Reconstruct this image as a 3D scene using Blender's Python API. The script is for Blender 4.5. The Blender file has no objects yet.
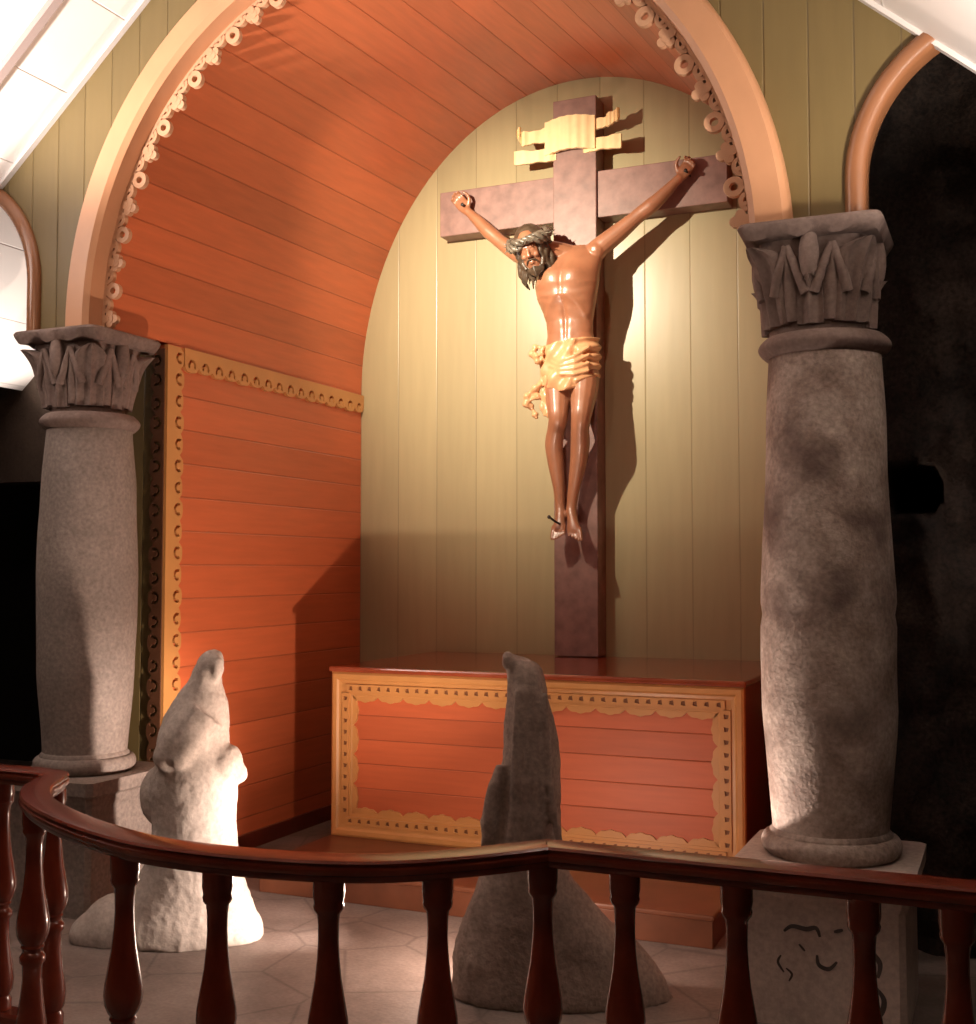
import bpy, bmesh, math, random
from mathutils import Vector, Matrix, Euler, noise
S = bpy.context.scene
COL = S.collection
R = math.radians
random.seed(7)

# ------------------------------------------------------------------ camera
YAW, PITCH, EYE, FPX = R(23.6), math.atan(58 / 1196.0), 1.575, 1196.0
cam = bpy.data.cameras.new('camera')
cam.sensor_fit = 'HORIZONTAL'; cam.sensor_width = 36.0
cam.lens = FPX / 976.0 * 36.0
cam.clip_start = 0.05
co = bpy.data.objects.new('camera', cam); COL.objects.link(co)
co.location = (0, 0, EYE)
co.rotation_euler = (R(90) + PITCH, 0, YAW)
S.camera = co
FW = Vector((-math.sin(YAW) * math.cos(PITCH), math.cos(YAW) * math.cos(PITCH), math.sin(PITCH)))
RT = Vector((math.cos(YAW), math.sin(YAW), 0)); UPV = RT.cross(FW)
EYEP = Vector((0, 0, EYE))
def ray(px, py): return FW + RT * ((px - 488) / FPX) - UPV * ((py - 512) / FPX)
def onY(px, py, Y): d = ray(px, py); return EYEP + d * (Y / d.y)
def onX(px, py, X): d = ray(px, py); return EYEP + d * (X / d.x)
def onZ(px, py, Z): d = ray(px, py); return EYEP + d * ((Z - EYE) / d.z)

# ------------------------------------------------------------------ world, exposure, lights
S.view_settings.view_transform = 'Standard'
S.view_settings.look = 'None'
S.view_settings.gamma = 1
S.view_settings.use_curve_mapping = False
S.view_settings.exposure = 0.0
w = bpy.data.worlds.new('world'); S.world = w; w.use_nodes = True
w.node_tree.nodes['Background'].inputs[0].default_value = (1.0, 0.72, 0.5, 1)
w.node_tree.nodes['Background'].inputs[1].default_value = 0.03

def light(name, kind, loc, energy, color, target=None, **kw):
    l = bpy.data.lights.new(name, kind); l.energy = energy; l.color = color
    for k, v in kw.items(): setattr(l, k, v)
    o = bpy.data.objects.new(name, l); COL.objects.link(o); o.location = loc
    if target is not None:
        o.rotation_euler = (Vector(target) - Vector(loc)).to_track_quat('-Z', 'Y').to_euler()
    return o
WARM = (1.0, 0.72, 0.46)
# spotlight over the crown of the arch, aimed at the crucifix
light('crucifix_spot', 'SPOT', (-3.10, 4.60, 3.85), 600, (1.0, 0.85, 0.64), (-2.80, 7.0, 3.24), spot_size=R(76), spot_blend=1.0, shadow_soft_size=0.02)
# floor spotlight hidden behind the right stone figure
LAMP = Vector((-1.95, 4.36, 0.24))
light('floor_spot', 'POINT', LAMP + Vector((-.02, 0.0, .05)), 25, (1.0, 0.75, 0.60), shadow_soft_size=0.03)
light('niche_beam', 'SPOT', LAMP + Vector((-.03, 0.0, .06)), 165, (1.0, 0.75, 0.60), (-4.0, 5.3, 2.5), spot_size=R(100), spot_blend=.8, shadow_soft_size=0.03)
light('floor_beam', 'SPOT', LAMP + Vector((-.06, 0.0, .05)), 175, (1.0, 0.80, 0.68), (-3.2, 4.5, .32), spot_size=R(58), spot_blend=0.6, shadow_soft_size=0.03)
LAMP2 = Vector((-1.42, 4.44, 0.17))
light('column_beam', 'SPOT', LAMP2 + Vector((.02, -.02, .06)), 95, (1.0, 0.80, 0.68), (-.72, 4.5, 1.0), spot_size=R(64), spot_blend=0.9, shadow_soft_size=0.03)
# up-lighters washing the white roof of the nave
light('uplight_left', 'SPOT', (-4.75, 2.6, 2.3), 900, (1.0, 0.86, 0.78), (-4.15, 3.3, 4.0), spot_size=R(78), spot_blend=.5, shadow_soft_size=.1)
light('uplight_right', 'SPOT', (0.40, 3.3, 2.3), 230, (1.0, 0.86, 0.74), (-0.25, 3.75, 3.5), spot_size=R(84), spot_blend=.5, shadow_soft_size=.1)
light('aisle_fill', 'SPOT', (-5.3, 5.0, 1.9), 110, (1.0, 0.86, 0.76), (-5.1, 5.2, 3.0), spot_size=R(80), spot_blend=.5, shadow_soft_size=.05)  # added fill without a known source, whitens the aisle ceiling
# warm lamp of the nave, high behind the camera
light('nave_lamp', 'AREA', (-2.3, 0.4, 3.6), 15, (1.0, 0.66, 0.46), (-2.5, 4.6, 3.4), shape='DISK', size=0.3)

# ------------------------------------------------------------------ mesh helpers
class MB:
    def __init__(s): s.v = []; s.f = []; s.uv = {}
    def add(s, vs, fs):
        o = len(s.v); s.v += [Vector(p) for p in vs]; s.f += [tuple(i + o for i in f) for f in fs]
    def box(s, a, b, M=None):
        (x0, y0, z0), (x1, y1, z1) = a, b
        vs = [Vector((x, y, z)) for z in (z0, z1) for x, y in ((x0, y0), (x1, y0), (x1, y1), (x0, y1))]
        if M is not None: vs = [M @ p for p in vs]
        s.add(vs, [(3, 2, 1, 0), (4, 5, 6, 7), (0, 1, 5, 4), (1, 2, 6, 5), (2, 3, 7, 6), (3, 0, 4, 7)])
    def rings(s, rings, cap=True, closed=True):
        n = len(rings[0]); vs = [p for r in rings for p in r]; fs = []
        for i in range(len(rings) - 1):
            for j in range(n if closed else n - 1):
                k = (j + 1) % n
                fs.append((i * n + j, i * n + k, (i + 1) * n + k, (i + 1) * n + j))
        if cap and closed:
            fs.append(tuple(range(n - 1, -1, -1))); fs.append(tuple((len(rings) - 1) * n + j for j in range(n)))
        s.add(vs, fs)
    def lathe(s, prof, c=(0, 0, 0), n=32, cap=True):
        c = Vector(c)
        s.rings([[c + Vector((r * math.cos(2 * math.pi * j / n), r * math.sin(2 * math.pi * j / n), z)) for j in range(n)] for r, z in prof], cap)
    def tube(s, pts, rad, n=10, cap=True):
        pts = [Vector(p) for p in pts]; rs = rad if isinstance(rad, (list, tuple)) else [rad] * len(pts)
        rings = []; prev = None
        for i, p in enumerate(pts):
            t = (pts[min(i + 1, len(pts) - 1)] - pts[max(i - 1, 0)]).normalized()
            if prev is None:
                a = Vector((0, 0, 1)) if abs(t.z) < .9 else Vector((1, 0, 0)); u = t.cross(a).normalized()
            else:
                u = (prev - t * prev.dot(t)).normalized()
            prev = u; v = t.cross(u)
            rings.append([p + (u * math.cos(2 * math.pi * j / n) + v * math.sin(2 * math.pi * j / n)) * rs[i] for j in range(n)])
        s.rings(rings, cap)
    def ball(s, c, r, n=14, M=None):
        c = Vector(c); r = Vector(r) if not isinstance(r, (int, float)) else Vector((r, r, r))
        rings = []
        for i in range(n // 2 + 1):
            a = -math.pi / 2 + math.pi * (0.02 + 0.96 * i / (n // 2))
            ring = [Vector((r.x * math.cos(a) * math.cos(2 * math.pi * j / n), r.y * math.cos(a) * math.sin(2 * math.pi * j / n), r.z * math.sin(a))) for j in range(n)]
            if M is not None: ring = [M @ p for p in ring]
            rings.append([c + p for p in ring])
        s.rings(rings)
    def prism(s, poly, f0, f1):
        """poly: 2D points; f0/f1 map a 2D point to the front / back 3D point"""
        n = len(poly)
        vs = [f0(p) for p in poly] + [f1(p) for p in poly]
        fs = [tuple(range(n - 1, -1, -1)), tuple(range(n, 2 * n))] + [(i, (i + 1) % n, n + (i + 1) % n, n + i) for i in range(n)]
        s.add(vs, fs)
    def ribbon(s, pts, wd, f0, f1):
        """flat strip following 2D polyline, extruded between two mappings"""
        n = len(pts); L = []; Rr = []
        for i in range(n):
            a = Vector(pts[max(i - 1, 0)]); b = Vector(pts[min(i + 1, n - 1)]); t = (b - a)
            t = t.normalized() if t.length > 1e-9 else Vector((1, 0))
            q = Vector((-t.y, t.x)); ww = (wd[i] if isinstance(wd, (list, tuple)) else wd) / 2
            L.append(Vector(pts[i]) + q * ww); Rr.append(Vector(pts[i]) - q * ww)
        rings = [[f0(L[i]), f0(Rr[i]), f1(Rr[i]), f1(L[i])] for i in range(n)]
        s.rings(rings)
    def annulus(s, c, r0, r1, f0, f1, n=20):
        A = []
        for j in range(n + 1):
            a = 2 * math.pi * j / n; d = Vector((math.cos(a), math.sin(a)))
            A.append([f0(c + d * r1), f0(c + d * r0), f1(c + d * r0), f1(c + d * r1)])
        s.rings(A, cap=False)
    def disc(s, c, r, f0, f1, n=16):
        s.prism([c + Vector((math.cos(2 * math.pi * j / n), math.sin(2 * math.pi * j / n))) * r for j in range(n)], f0, f1)

def mesh_from(mb, name, off=Vector((0, 0, 0)), smooth=None):
    me = bpy.data.meshes.new(name)
    me.from_pydata([tuple(p - off) for p in mb.v], [], mb.f); me.validate(); me.update()
    bm = bmesh.new(); bm.from_mesh(me); bmesh.ops.recalc_face_normals(bm, faces=bm.faces); bm.to_mesh(me); bm.free()
    if smooth is not None:
        for p in me.polygons: p.use_smooth = True
        if smooth < 180: me.set_sharp_from_angle(angle=R(smooth))
    return me
def obj(name, mb, mat, parent=None, smooth=None, bevel=0, seg=2, label=None, solid=None):
    off = Vector(parent['base']) if parent is not None else Vector((0, 0, 0))
    me = mesh_from(mb, name, off, smooth) if isinstance(mb, MB) else mb
    o = bpy.data.objects.new(name, me); COL.objects.link(o)
    me.materials.append(mat)
    if parent is not None:
        if parent.type == 'EMPTY': o.parent = parent
        else: o.parent = parent
        o['base'] = tuple(off)
    if bevel:
        b = o.modifiers.new('bevel', 'BEVEL'); b.width = bevel; b.segments = seg; b.limit_method = 'ANGLE'; b.angle_limit = R(40)
    if label: o['label'] = label
    return o
def thing(name, label, cat, base, group=None):
    o = bpy.data.objects.new(name, None); COL.objects.link(o); o.location = base; o['base'] = tuple(base)
    o['label'] = label; o['category'] = cat; o.empty_display_size = .1
    if group: o['group'] = group
    return o
def struct(name, mb, mat, label, cat='wall', **kw):
    o = obj(name, mb, mat, **kw); o['kind'] = 'structure'; o['label'] = label; o['category'] = cat
    return o
def remesh(mb, name, voxel, off=Vector((0, 0, 0)), smooth_it=4, disp=None, fac=.5):
    me = mesh_from(mb, 'tmp')
    t = bpy.data.objects.new('tmp', me); COL.objects.link(t)
    m = t.modifiers.new('r', 'REMESH'); m.mode = 'VOXEL'; m.voxel_size = voxel
    if smooth_it:
        k = t.modifiers.new('s', 'SMOOTH'); k.iterations = smooth_it; k.factor = fac
    dg = bpy.context.evaluated_depsgraph_get()
    out = bpy.data.meshes.new_from_object(t.evaluated_get(dg)); out.name = name
    bpy.data.objects.remove(t); bpy.data.meshes.remove(me)
    if disp:
        out.update(); nn = [v.normal.copy() for v in out.vertices]
        for v, q in zip(out.vertices, nn): v.co += q * disp(v.co)
    for v in out.vertices: v.co -= off
    for p in out.polygons: p.use_smooth = True
    out.update()
    return out
def catmull(pts, n=8):
    P = [Vector(p) for p in pts]; out = []
    for i in range(len(P) - 1):
        a, b, c, d = P[max(i - 1, 0)], P[i], P[i + 1], P[min(i + 2, len(P) - 1)]
        for k in range(n):
            t = k / n
            out.append(.5 * ((2 * b) + (c - a) * t + (2 * a - 5 * b + 4 * c - d) * t * t + (3 * b - a - 3 * c + d) * t ** 3))
    out.append(P[-1]); return out

def fret(name, outer, holes, f0, f1):
    """cut-out board: outline with holes, filled and given thickness between two mappings"""
    bm = bmesh.new(); loops = []
    for lp in [outer] + holes:
        vs = [bm.verts.new((p[0], p[1], 0)) for p in lp]
        for i in range(len(vs)): bm.edges.new((vs[i], vs[(i + 1) % len(vs)]))
    bmesh.ops.triangle_fill(bm, use_beauty=True, use_dissolve=False, edges=bm.edges[:])
    bm.verts.index_update(); mb = MB(); n = len(bm.verts)
    vs = [f0(Vector((v.co.x, v.co.y))) for v in bm.verts] + [f1(Vector((v.co.x, v.co.y))) for v in bm.verts]
    fs = []
    for f in bm.faces:
        q = [v.index for v in f.verts]; fs.append(tuple(q)); fs.append(tuple(i + n for i in reversed(q)))
    for e in bm.edges:
        if len(e.link_faces) == 1: a, b_ = e.verts[0].index, e.verts[1].index; fs.append((a, b_, b_ + n, a + n))
    bm.free(); mb.add(vs, fs); return mb
# ------------------------------------------------------------------ materials
def mat(name, color, rough=.5, spec=.5, coat=0, noise_s=0, noise_amt=.15, bump=0, bump_s=40, metallic=0):
    m = bpy.data.materials.new(name); m.use_nodes = True; nt = m.node_tree; b = nt.nodes['Principled BSDF']
    b.inputs['Base Color'].default_value = (*color, 1); b.inputs['Roughness'].default_value = rough
    b.inputs['Specular IOR Level'].default_value = spec; b.inputs['Coat Weight'].default_value = coat
    b.inputs['Coat Roughness'].default_value = .08; b.inputs['Metallic'].default_value = metallic
    tc = nt.nodes.new('ShaderNodeTexCoord')
    if noise_s:
        n = nt.nodes.new('ShaderNodeTexNoise'); n.inputs['Scale'].default_value = noise_s; n.inputs['Detail'].default_value = 6
        nt.links.new(tc.outputs['Object'], n.inputs['Vector'])
        r = nt.nodes.new('ShaderNodeValToRGB'); r.color_ramp.elements[0].position = .3; r.color_ramp.elements[1].position = .7
        r.color_ramp.elements[0].color = (*[c * (1 - noise_amt) for c in color], 1)
        r.color_ramp.elements[1].color = (*[min(1, c * (1 + noise_amt)) for c in color], 1)
        nt.links.new(n.outputs['Fac'], r.inputs['Fac']); nt.links.new(r.outputs['Color'], b.inputs['Base Color'])
    if bump:
        n2 = nt.nodes.new('ShaderNodeTexNoise'); n2.inputs['Scale'].default_value = bump_s; n2.inputs['Detail'].default_value = 5
        nt.links.new(tc.outputs['Object'], n2.inputs['Vector'])
        bp = nt.nodes.new('ShaderNodeBump'); bp.inputs['Strength'].default_value = bump; bp.inputs['Distance'].default_value = .02
        nt.links.new(n2.outputs['Fac'], bp.inputs['Height']); nt.links.new(bp.outputs['Normal'], b.inputs['Normal'])
    return m
def planks(name, color, axis, width, rough=.45, coat=0, groove=.012, gd=.55, var=.1, off=0, uv=False, grain=(1, 1, 1), spec=.5, gbump=.6):
    """painted boards: joints every `width` along an axis of the surface"""
    m = bpy.data.materials.new(name); m.use_nodes = True; nt = m.node_tree; N = nt.nodes; L = nt.links; b = N['Principled BSDF']
    b.inputs['Roughness'].default_value = rough; b.inputs['Coat Weight'].default_value = coat; b.inputs['Coat Roughness'].default_value = .15
    b.inputs['Specular IOR Level'].default_value = spec
    tc = N.new('ShaderNodeTexCoord'); sp = N.new('ShaderNodeSeparateXYZ')
    L.new(tc.outputs['UV' if uv else 'Object'], sp.inputs[0])
    def math_(op, a, bv=None, c=None):
        q = N.new('ShaderNodeMath'); q.operation = op
        for i, x in enumerate((a, bv, c)):
            if x is None: continue
            if isinstance(x, (int, float)): q.inputs[i].default_value = x
            else: L.new(x, q.inputs[i])
        return q.outputs[0]
    c = math_('MULTIPLY_ADD', sp.outputs[axis], 1 / width, off)
    fl = math_('FLOOR', c); fr = math_('FRACT', c)
    d = math_('MINIMUM', fr, math_('SUBTRACT', 1.0, fr))
    g = N.new('ShaderNodeMapRange'); g.inputs['From Min'].default_value = 0; g.inputs['From Max'].default_value = groove / width
    g.inputs['To Min'].default_value = 0; g.inputs['To Max'].default_value = 1; L.new(d, g.inputs['Value'])
    wn = N.new('ShaderNodeTexWhiteNoise'); wn.noise_dimensions = '1D'; L.new(fl, wn.inputs['W'])
    mp = N.new('ShaderNodeMapping'); mp.inputs['Scale'].default_value = grain; L.new(tc.outputs['UV' if uv else 'Object'], mp.inputs[0])
    ns = N.new('ShaderNodeTexNoise'); ns.inputs['Scale'].default_value = 4; ns.inputs['Detail'].default_value = 6; L.new(mp.outputs[0], ns.inputs['Vector'])
    v = math_('MULTIPLY_ADD', math_('SUBTRACT', wn.outputs['Value'], .5), var * 1.2, 1.0)
    v = math_('MULTIPLY_ADD', math_('SUBTRACT', ns.outputs['Fac'], .5), var * 2.2, v)
    gg = math_('MULTIPLY_ADD', g.outputs[0], 1 - gd, gd)
    v = math_('MULTIPLY', v, gg)
    mx = N.new('ShaderNodeVectorMath'); mx.operation = 'SCALE'; mx.inputs[0].default_value = color; L.new(v, mx.inputs['Scale'])
    L.new(mx.outputs[0], b.inputs['Base Color'])
    hb = math_('MULTIPLY_ADD', ns.outputs['Fac'], .25, g.outputs[0])
    bp = N.new('ShaderNodeBump'); bp.inputs['Strength'].default_value = gbump; bp.inputs['Distance'].default_value = .006
    L.new(hb, bp.inputs['Height']); L.new(bp.outputs['Normal'], b.inputs['Normal'])
    return m
def stone(name, c0, c1, scale=3.0, rough=.75, bump=.5, speck=.25, dark=(.05, .04, .035), dk=.0, fine=60):
    m = bpy.data.materials.new(name); m.use_nodes = True; nt = m.node_tree; N = nt.nodes; L = nt.links; b = N['Principled BSDF']
    b.inputs['Roughness'].default_value = rough; b.inputs['Specular IOR Level'].default_value = .35
    tc = N.new('ShaderNodeTexCoord')
    n1 = N.new('ShaderNodeTexNoise'); n1.inputs['Scale'].default_value = scale; n1.inputs['Detail'].default_value = 8; n1.inputs['Roughness'].default_value = .62
    n2 = N.new('ShaderNodeTexNoise'); n2.inputs['Scale'].default_value = fine; n2.inputs['Detail'].default_value = 4
    n3 = N.new('ShaderNodeTexNoise'); n3.inputs['Scale'].default_value = scale * .55; n3.inputs['Detail'].default_value = 5
    for n in (n1, n2, n3): L.new(tc.outputs['Object'], n.inputs['Vector'])
    r = N.new('ShaderNodeValToRGB'); r.color_ramp.elements[0].position = .35; r.color_ramp.elements[1].position = .66
    r.color_ramp.elements[0].color = (*c0, 1); r.color_ramp.elements[1].color = (*c1, 1); L.new(n1.outputs['Fac'], r.inputs['Fac'])
    mr = N.new('ShaderNodeMapRange'); mr.inputs['From Min'].default_value = .3; mr.inputs['From Max'].default_value = .7
    mr.inputs['To Min'].default_value = 1 - speck; mr.inputs['To Max'].default_value = 1 + speck; L.new(n2.outputs['Fac'], mr.inputs['Value'])
    sc = N.new('ShaderNodeVectorMath'); sc.operation = 'SCALE'; L.new(r.outputs['Color'], sc.inputs[0]); L.new(mr.outputs[0], sc.inputs['Scale'])
    outc = sc.outputs[0]
    if dk:
        m3 = N.new('ShaderNodeMapRange'); m3.inputs['From Min'].default_value = .52; m3.inputs['From Max'].default_value = .68
        m3.inputs['To Max'].default_value = dk; L.new(n3.outputs['Fac'], m3.inputs['Value'])
        mx = N.new('ShaderNodeMix'); mx.data_type = 'RGBA'; L.new(m3.outputs[0], mx.inputs['Factor'])
        L.new(outc, mx.inputs['A']); mx.inputs['B'].default_value = (*dark, 1); outc = mx.outputs['Result']
    L.new(outc, b.inputs['Base Color'])
    ad = N.new('ShaderNodeMath'); ad.operation = 'MULTIPLY_ADD'; L.new(n2.outputs['Fac'], ad.inputs[0]); ad.inputs[1].default_value = .35; L.new(n1.outputs['Fac'], ad.inputs[2])
    bp = N.new('ShaderNodeBump'); bp.inputs['Strength'].default_value = bump; bp.inputs['Distance'].default_value = .02
    L.new(ad.outputs[0], bp.inputs['Height']); L.new(bp.outputs['Normal'], b.inputs['Normal'])
    return m
def paving(name):
    m = stone(name, (.15, .112, .096), (.26, .205, .18), 2.2, .6, .25, .12); nt = m.node_tree; N = nt.nodes; L = nt.links; b = N['Principled BSDF']
    src = b.inputs['Base Color'].links[0].from_socket
    tc = N.new('ShaderNodeTexCoord'); v = N.new('ShaderNodeTexVoronoi'); v.feature = 'DISTANCE_TO_EDGE'; v.inputs['Scale'].default_value = 2.1
    L.new(tc.outputs['Object'], v.inputs['Vector'])
    mr = N.new('ShaderNodeMapRange'); mr.inputs['From Max'].default_value = .022; mr.inputs['To Min'].default_value = .66; L.new(v.outputs['Distance'], mr.inputs['Value'])
    sc = N.new('ShaderNodeVectorMath'); sc.operation = 'SCALE'; L.new(src, sc.inputs[0]); L.new(mr.outputs[0], sc.inputs['Scale']); L.new(sc.outputs[0], b.inputs['Base Color'])
    return m

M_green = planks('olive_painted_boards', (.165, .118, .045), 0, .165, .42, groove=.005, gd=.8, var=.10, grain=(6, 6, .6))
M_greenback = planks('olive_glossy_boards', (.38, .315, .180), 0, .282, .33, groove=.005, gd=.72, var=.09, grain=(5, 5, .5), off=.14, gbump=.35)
M_orange = planks('orange_painted_boards', (.56, .130, .048), 2, .178, .36, groove=.006, gd=.70, var=.16, grain=(.7, .7, 7))
M_vault = planks('orange_vault_boards', (.56, .135, .048), 0, .185, .40, groove=.005, gd=.78, var=.20, uv=True, grain=(7, .7, 1))
M_altar = planks('orange_altar_boards', (.55, .125, .045), 2, .13, .5, groove=.004, gd=.7, var=.14, grain=(.8, .8, 9))
M_peach = mat('peach_trim_paint', (.54, .275, .145), .38, noise_s=5, noise_amt=.06)
M_lace = mat('peach_fretwork_paint', (.60, .34, .20), .4)
M_ochre = mat('ochre_trim_paint', (.56, .265, .085), .38, noise_s=6, noise_amt=.06)
M_rust = mat('rust_trim_paint', (.27, .115, .052), .25, noise_s=5, noise_amt=.07, coat=.3)
M_edge = mat('shaded_edge_brown', (.10, .04, .018), .5)  # shade on the scroll edge is put into this dark brown
M_white = planks('white_roof_boards', (.84, .80, .77), 0, .46, .5, groove=.006, gd=.8, var=.03, uv=True)
M_grey = mat('grey_gap_shade', (.38, .31, .29), .6)  # grey stands in for the shadow of a gap in the roof boards
M_rail = mat('varnished_mahogany', (.17, .028, .013), .24, coat=.35, noise_s=9, noise_amt=.3)
M_step = mat('polished_step_wood', (.15, .050, .024), .35, noise_s=7, noise_amt=.2)
M_alt_top = mat('mahogany_altar_top', (.27, .055, .022), .16, coat=.4, noise_s=7, noise_amt=.15)
M_alt_side = mat('dark_mahogany_side', (.17, .03, .014), .3, noise_s=7, noise_amt=.2)
M_cross = mat('brown_cross_timber', (.25, .145, .125), .45, noise_s=14, noise_amt=.22, bump=.05, bump_s=20)
M_flesh = mat('varnished_carved_wood', (.34, .145, .075), .40, spec=.9, coat=.35, noise_s=10, noise_amt=.12)
M_flesh.node_tree.nodes['Principled BSDF'].inputs['Coat Roughness'].default_value = .20
M_hair = mat('dark_painted_hair', (.075, .052, .034), .35, noise_s=30, noise_amt=.4)
M_thorn = mat('dark_thorn_crown', (.15, .125, .095), .35, noise_s=40, noise_amt=.5)
M_gold = mat('pale_gold_paint', (.90, .68, .38), .35, noise_s=20, noise_amt=.06)
M_cloth = mat('gilded_cloth_paint', (.66, .36, .18), .36, coat=.1, noise_s=14, noise_amt=.12)
M_iron = mat('black_iron', (.02, .017, .015), .5)
M_colL = stone('granite_left', (.19, .152, .132), (.27, .22, .192), 3.0, .7, .35, .22)
M_colR = stone('granite_right', (.22, .155, .128), (.44, .355, .305), 6.0, .7, .5, .25, dark=(.105, .066, .054), dk=.85)
M_cap = stone('carved_stone', (.135, .092, .078), (.24, .175, .15), 4, .75, .35, .15)
M_ped = stone('lightened_pedestal_stone', (.40, .32, .28), (.52, .43, .38), 4, .7, .25, .15)  # base colour raised to stand in for light on the right pedestal
M_statL = stone('pale_rough_stone', (.40, .34, .30), (.50, .43, .38), 4, .75, .3, .14)
M_statR = stone('brown_rough_stone', (.20, .145, .12), (.30, .23, .195), 4, .8, .5, .22)
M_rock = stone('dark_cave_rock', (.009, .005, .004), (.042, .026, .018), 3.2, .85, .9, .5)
M_brown = stone('brown_plaster', (.055, .036, .028), (.085, .058, .042), 2, .85, .3, .12)
M_dark = mat('passage_shade_black', (.006, .004, .004), .9, noise_s=3, noise_amt=.4)  # near-black colour supplies the gloom of the passage
M_floor = paving('stone_flags')
M_groove = mat('carved_groove_dirt', (.055, .042, .038), .9)

# ------------------------------------------------------------------ structure
CX, ZS = -2.44, 2.75
def arch(a, b, t, cx=CX, zs=ZS): return (cx - a * math.cos(t), zs + b * math.sin(t))
def roofZ(X): return 5.43 - .87 * abs(X + 2.47)
YF, YB, XL, XR = 4.50, 7.0, -3.99, -0.89

m = MB(); m.box((-10, -2.2, -.2), (2.6, 8.2, 0)); struct('floor', m, M_floor, 'grey stone flag floor of the chapel', 'floor')
# back wall of the niche
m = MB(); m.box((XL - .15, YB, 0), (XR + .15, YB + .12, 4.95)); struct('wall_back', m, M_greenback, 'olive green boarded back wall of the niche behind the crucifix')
# left and right reveals
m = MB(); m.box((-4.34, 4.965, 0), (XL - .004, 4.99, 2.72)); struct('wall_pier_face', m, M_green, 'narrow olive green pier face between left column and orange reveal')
m = MB(); m.box((XL - .12, 4.99, 0), (XL, YB, ZS)); struct('wall_left', m, M_orange, 'orange boarded left reveal of the niche')
m = MB(); m.box((XR, 4.96, 0), (XR + .12, YB, ZS)); struct('wall_right', m, M_orange, 'orange boarded right reveal of the niche')
# vault
NA, NV = 72, 24
me = bpy.data.meshes.new('vault'); vs = []; uvs = []
for j in range(NV + 1):
    f = j / NV; Y = YF + .03 + (YB - YF - .03) * f
    a = 1.55; b = 1.58 + (1.91 - 1.58) * f; s = 0; pr = None
    for i in range(NA + 1):
        t = math.pi * i / NA; x, z = arch(a, b, t)
        if pr: s += math.hypot(x - pr[0], z - pr[1])
        pr = (x, z); vs.append((x, Y, z)); uvs.append((s / (1 + .07 * f), Y))
n1 = len(vs)
for k in range(n1):
    x, y, z = vs[k]; q = Vector((x - CX, 0, z - ZS)); q = q.normalized() * .08 if q.length > 0 else q
    vs.append((x + q.x, y, z + q.z)); uvs.append(uvs[k])
fs = []
W = NA + 1
for j in range(NV):
    for i in range(NA):
        a0 = j * W + i; fs.append((a0, a0 + 1, a0 + W + 1, a0 + W)); fs.append((n1 + a0, n1 + a0 + W, n1 + a0 + W + 1, n1 + a0 + 1))
me.from_pydata(vs, [], fs); ul = me.uv_layers.new(name='UVMap')
for l in me.loops: ul.data[l.index].uv = uvs[l.vertex_index]
for p in me.polygons: p.use_smooth = True
o = obj('ceiling_vault', me, M_vault); o['kind'] = 'structure'; o['label'] = 'orange boarded barrel vault over the niche'; o['category'] = 'ceiling'

# front wall over the columns, with the great arch and the two small side arches cut through it
def small_low(X):
    off = (-4.40 - X) if X < CX else (X + .52)
    r, zs = .60, 3.0
    return zs + math.sqrt(max(0, r * r - (r - off) ** 2)) if off < r else zs + r
def low(X):
    d = abs(X - CX)
    if d < 1.65: return ZS + 1.69 * math.sqrt(1 - (d / 1.65) ** 2)
    if -4.40 <= X <= -.52: return 2.72 if X < CX else 2.83
    return small_low(X)
xs = [-5.02 + .012 * i for i in range(int(5.10 / .012) + 1)]
m = MB(); run = []
def flush(run):
    if len(run) < 2: return
    rings = [[Vector((X, YF, lo)), Vector((X, YF, hi)), Vector((X, YF + .06, hi)), Vector((X, YF + .06, lo))] for X, lo, hi in run]
    m.rings(rings)
for X in xs:
    lo, hi = low(X), roofZ(X) + .03
    if hi > lo + .01: run.append((X, lo, hi))
    else: flush(run); run = []
flush(run)
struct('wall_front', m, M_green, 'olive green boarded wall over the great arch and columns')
# white nave roof: two slopes
def roof(name, sgn, label):
    me = bpy.data.meshes.new(name); Lh = 3.15; vs = []; uv = []
    for yy in (-2.2, 5.62 if sgn < 0 else 4.53):
        for h in (0, .1):
            for X in (0, Lh):
                vs.append((-2.47 + sgn * X, yy, 5.43 - .87 * X + h)); uv.append((X * 1.325, yy))
    fs = [(0, 1, 5, 4), (2, 6, 7, 3), (0, 2, 3, 1), (4, 5, 7, 6), (0, 4, 6, 2), (1, 3, 7, 5)]
    me.from_pydata(vs, [], fs); ul = me.uv_layers.new(name='UVMap')
    for l in me.loops: ul.data[l.index].uv = uv[l.vertex_index]
    o = obj(name, me, M_white); o['kind'] = 'structure'; o['label'] = label; o['category'] = 'ceiling'
roof('ceiling', -1, 'white boarded roof slope at the upper left')
roof('ceiling_right', 1, 'white boarded roof slope at the upper right')
def onRoof(px, py, sgn):
    d = ray(px, py); # Z = 5.43 - .87*sgn*(X+2.47)
    k = .87 * sgn; t = (5.43 - k * 2.47 - EYE) / (d.z + k * d.x); return EYEP + d * t
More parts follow.
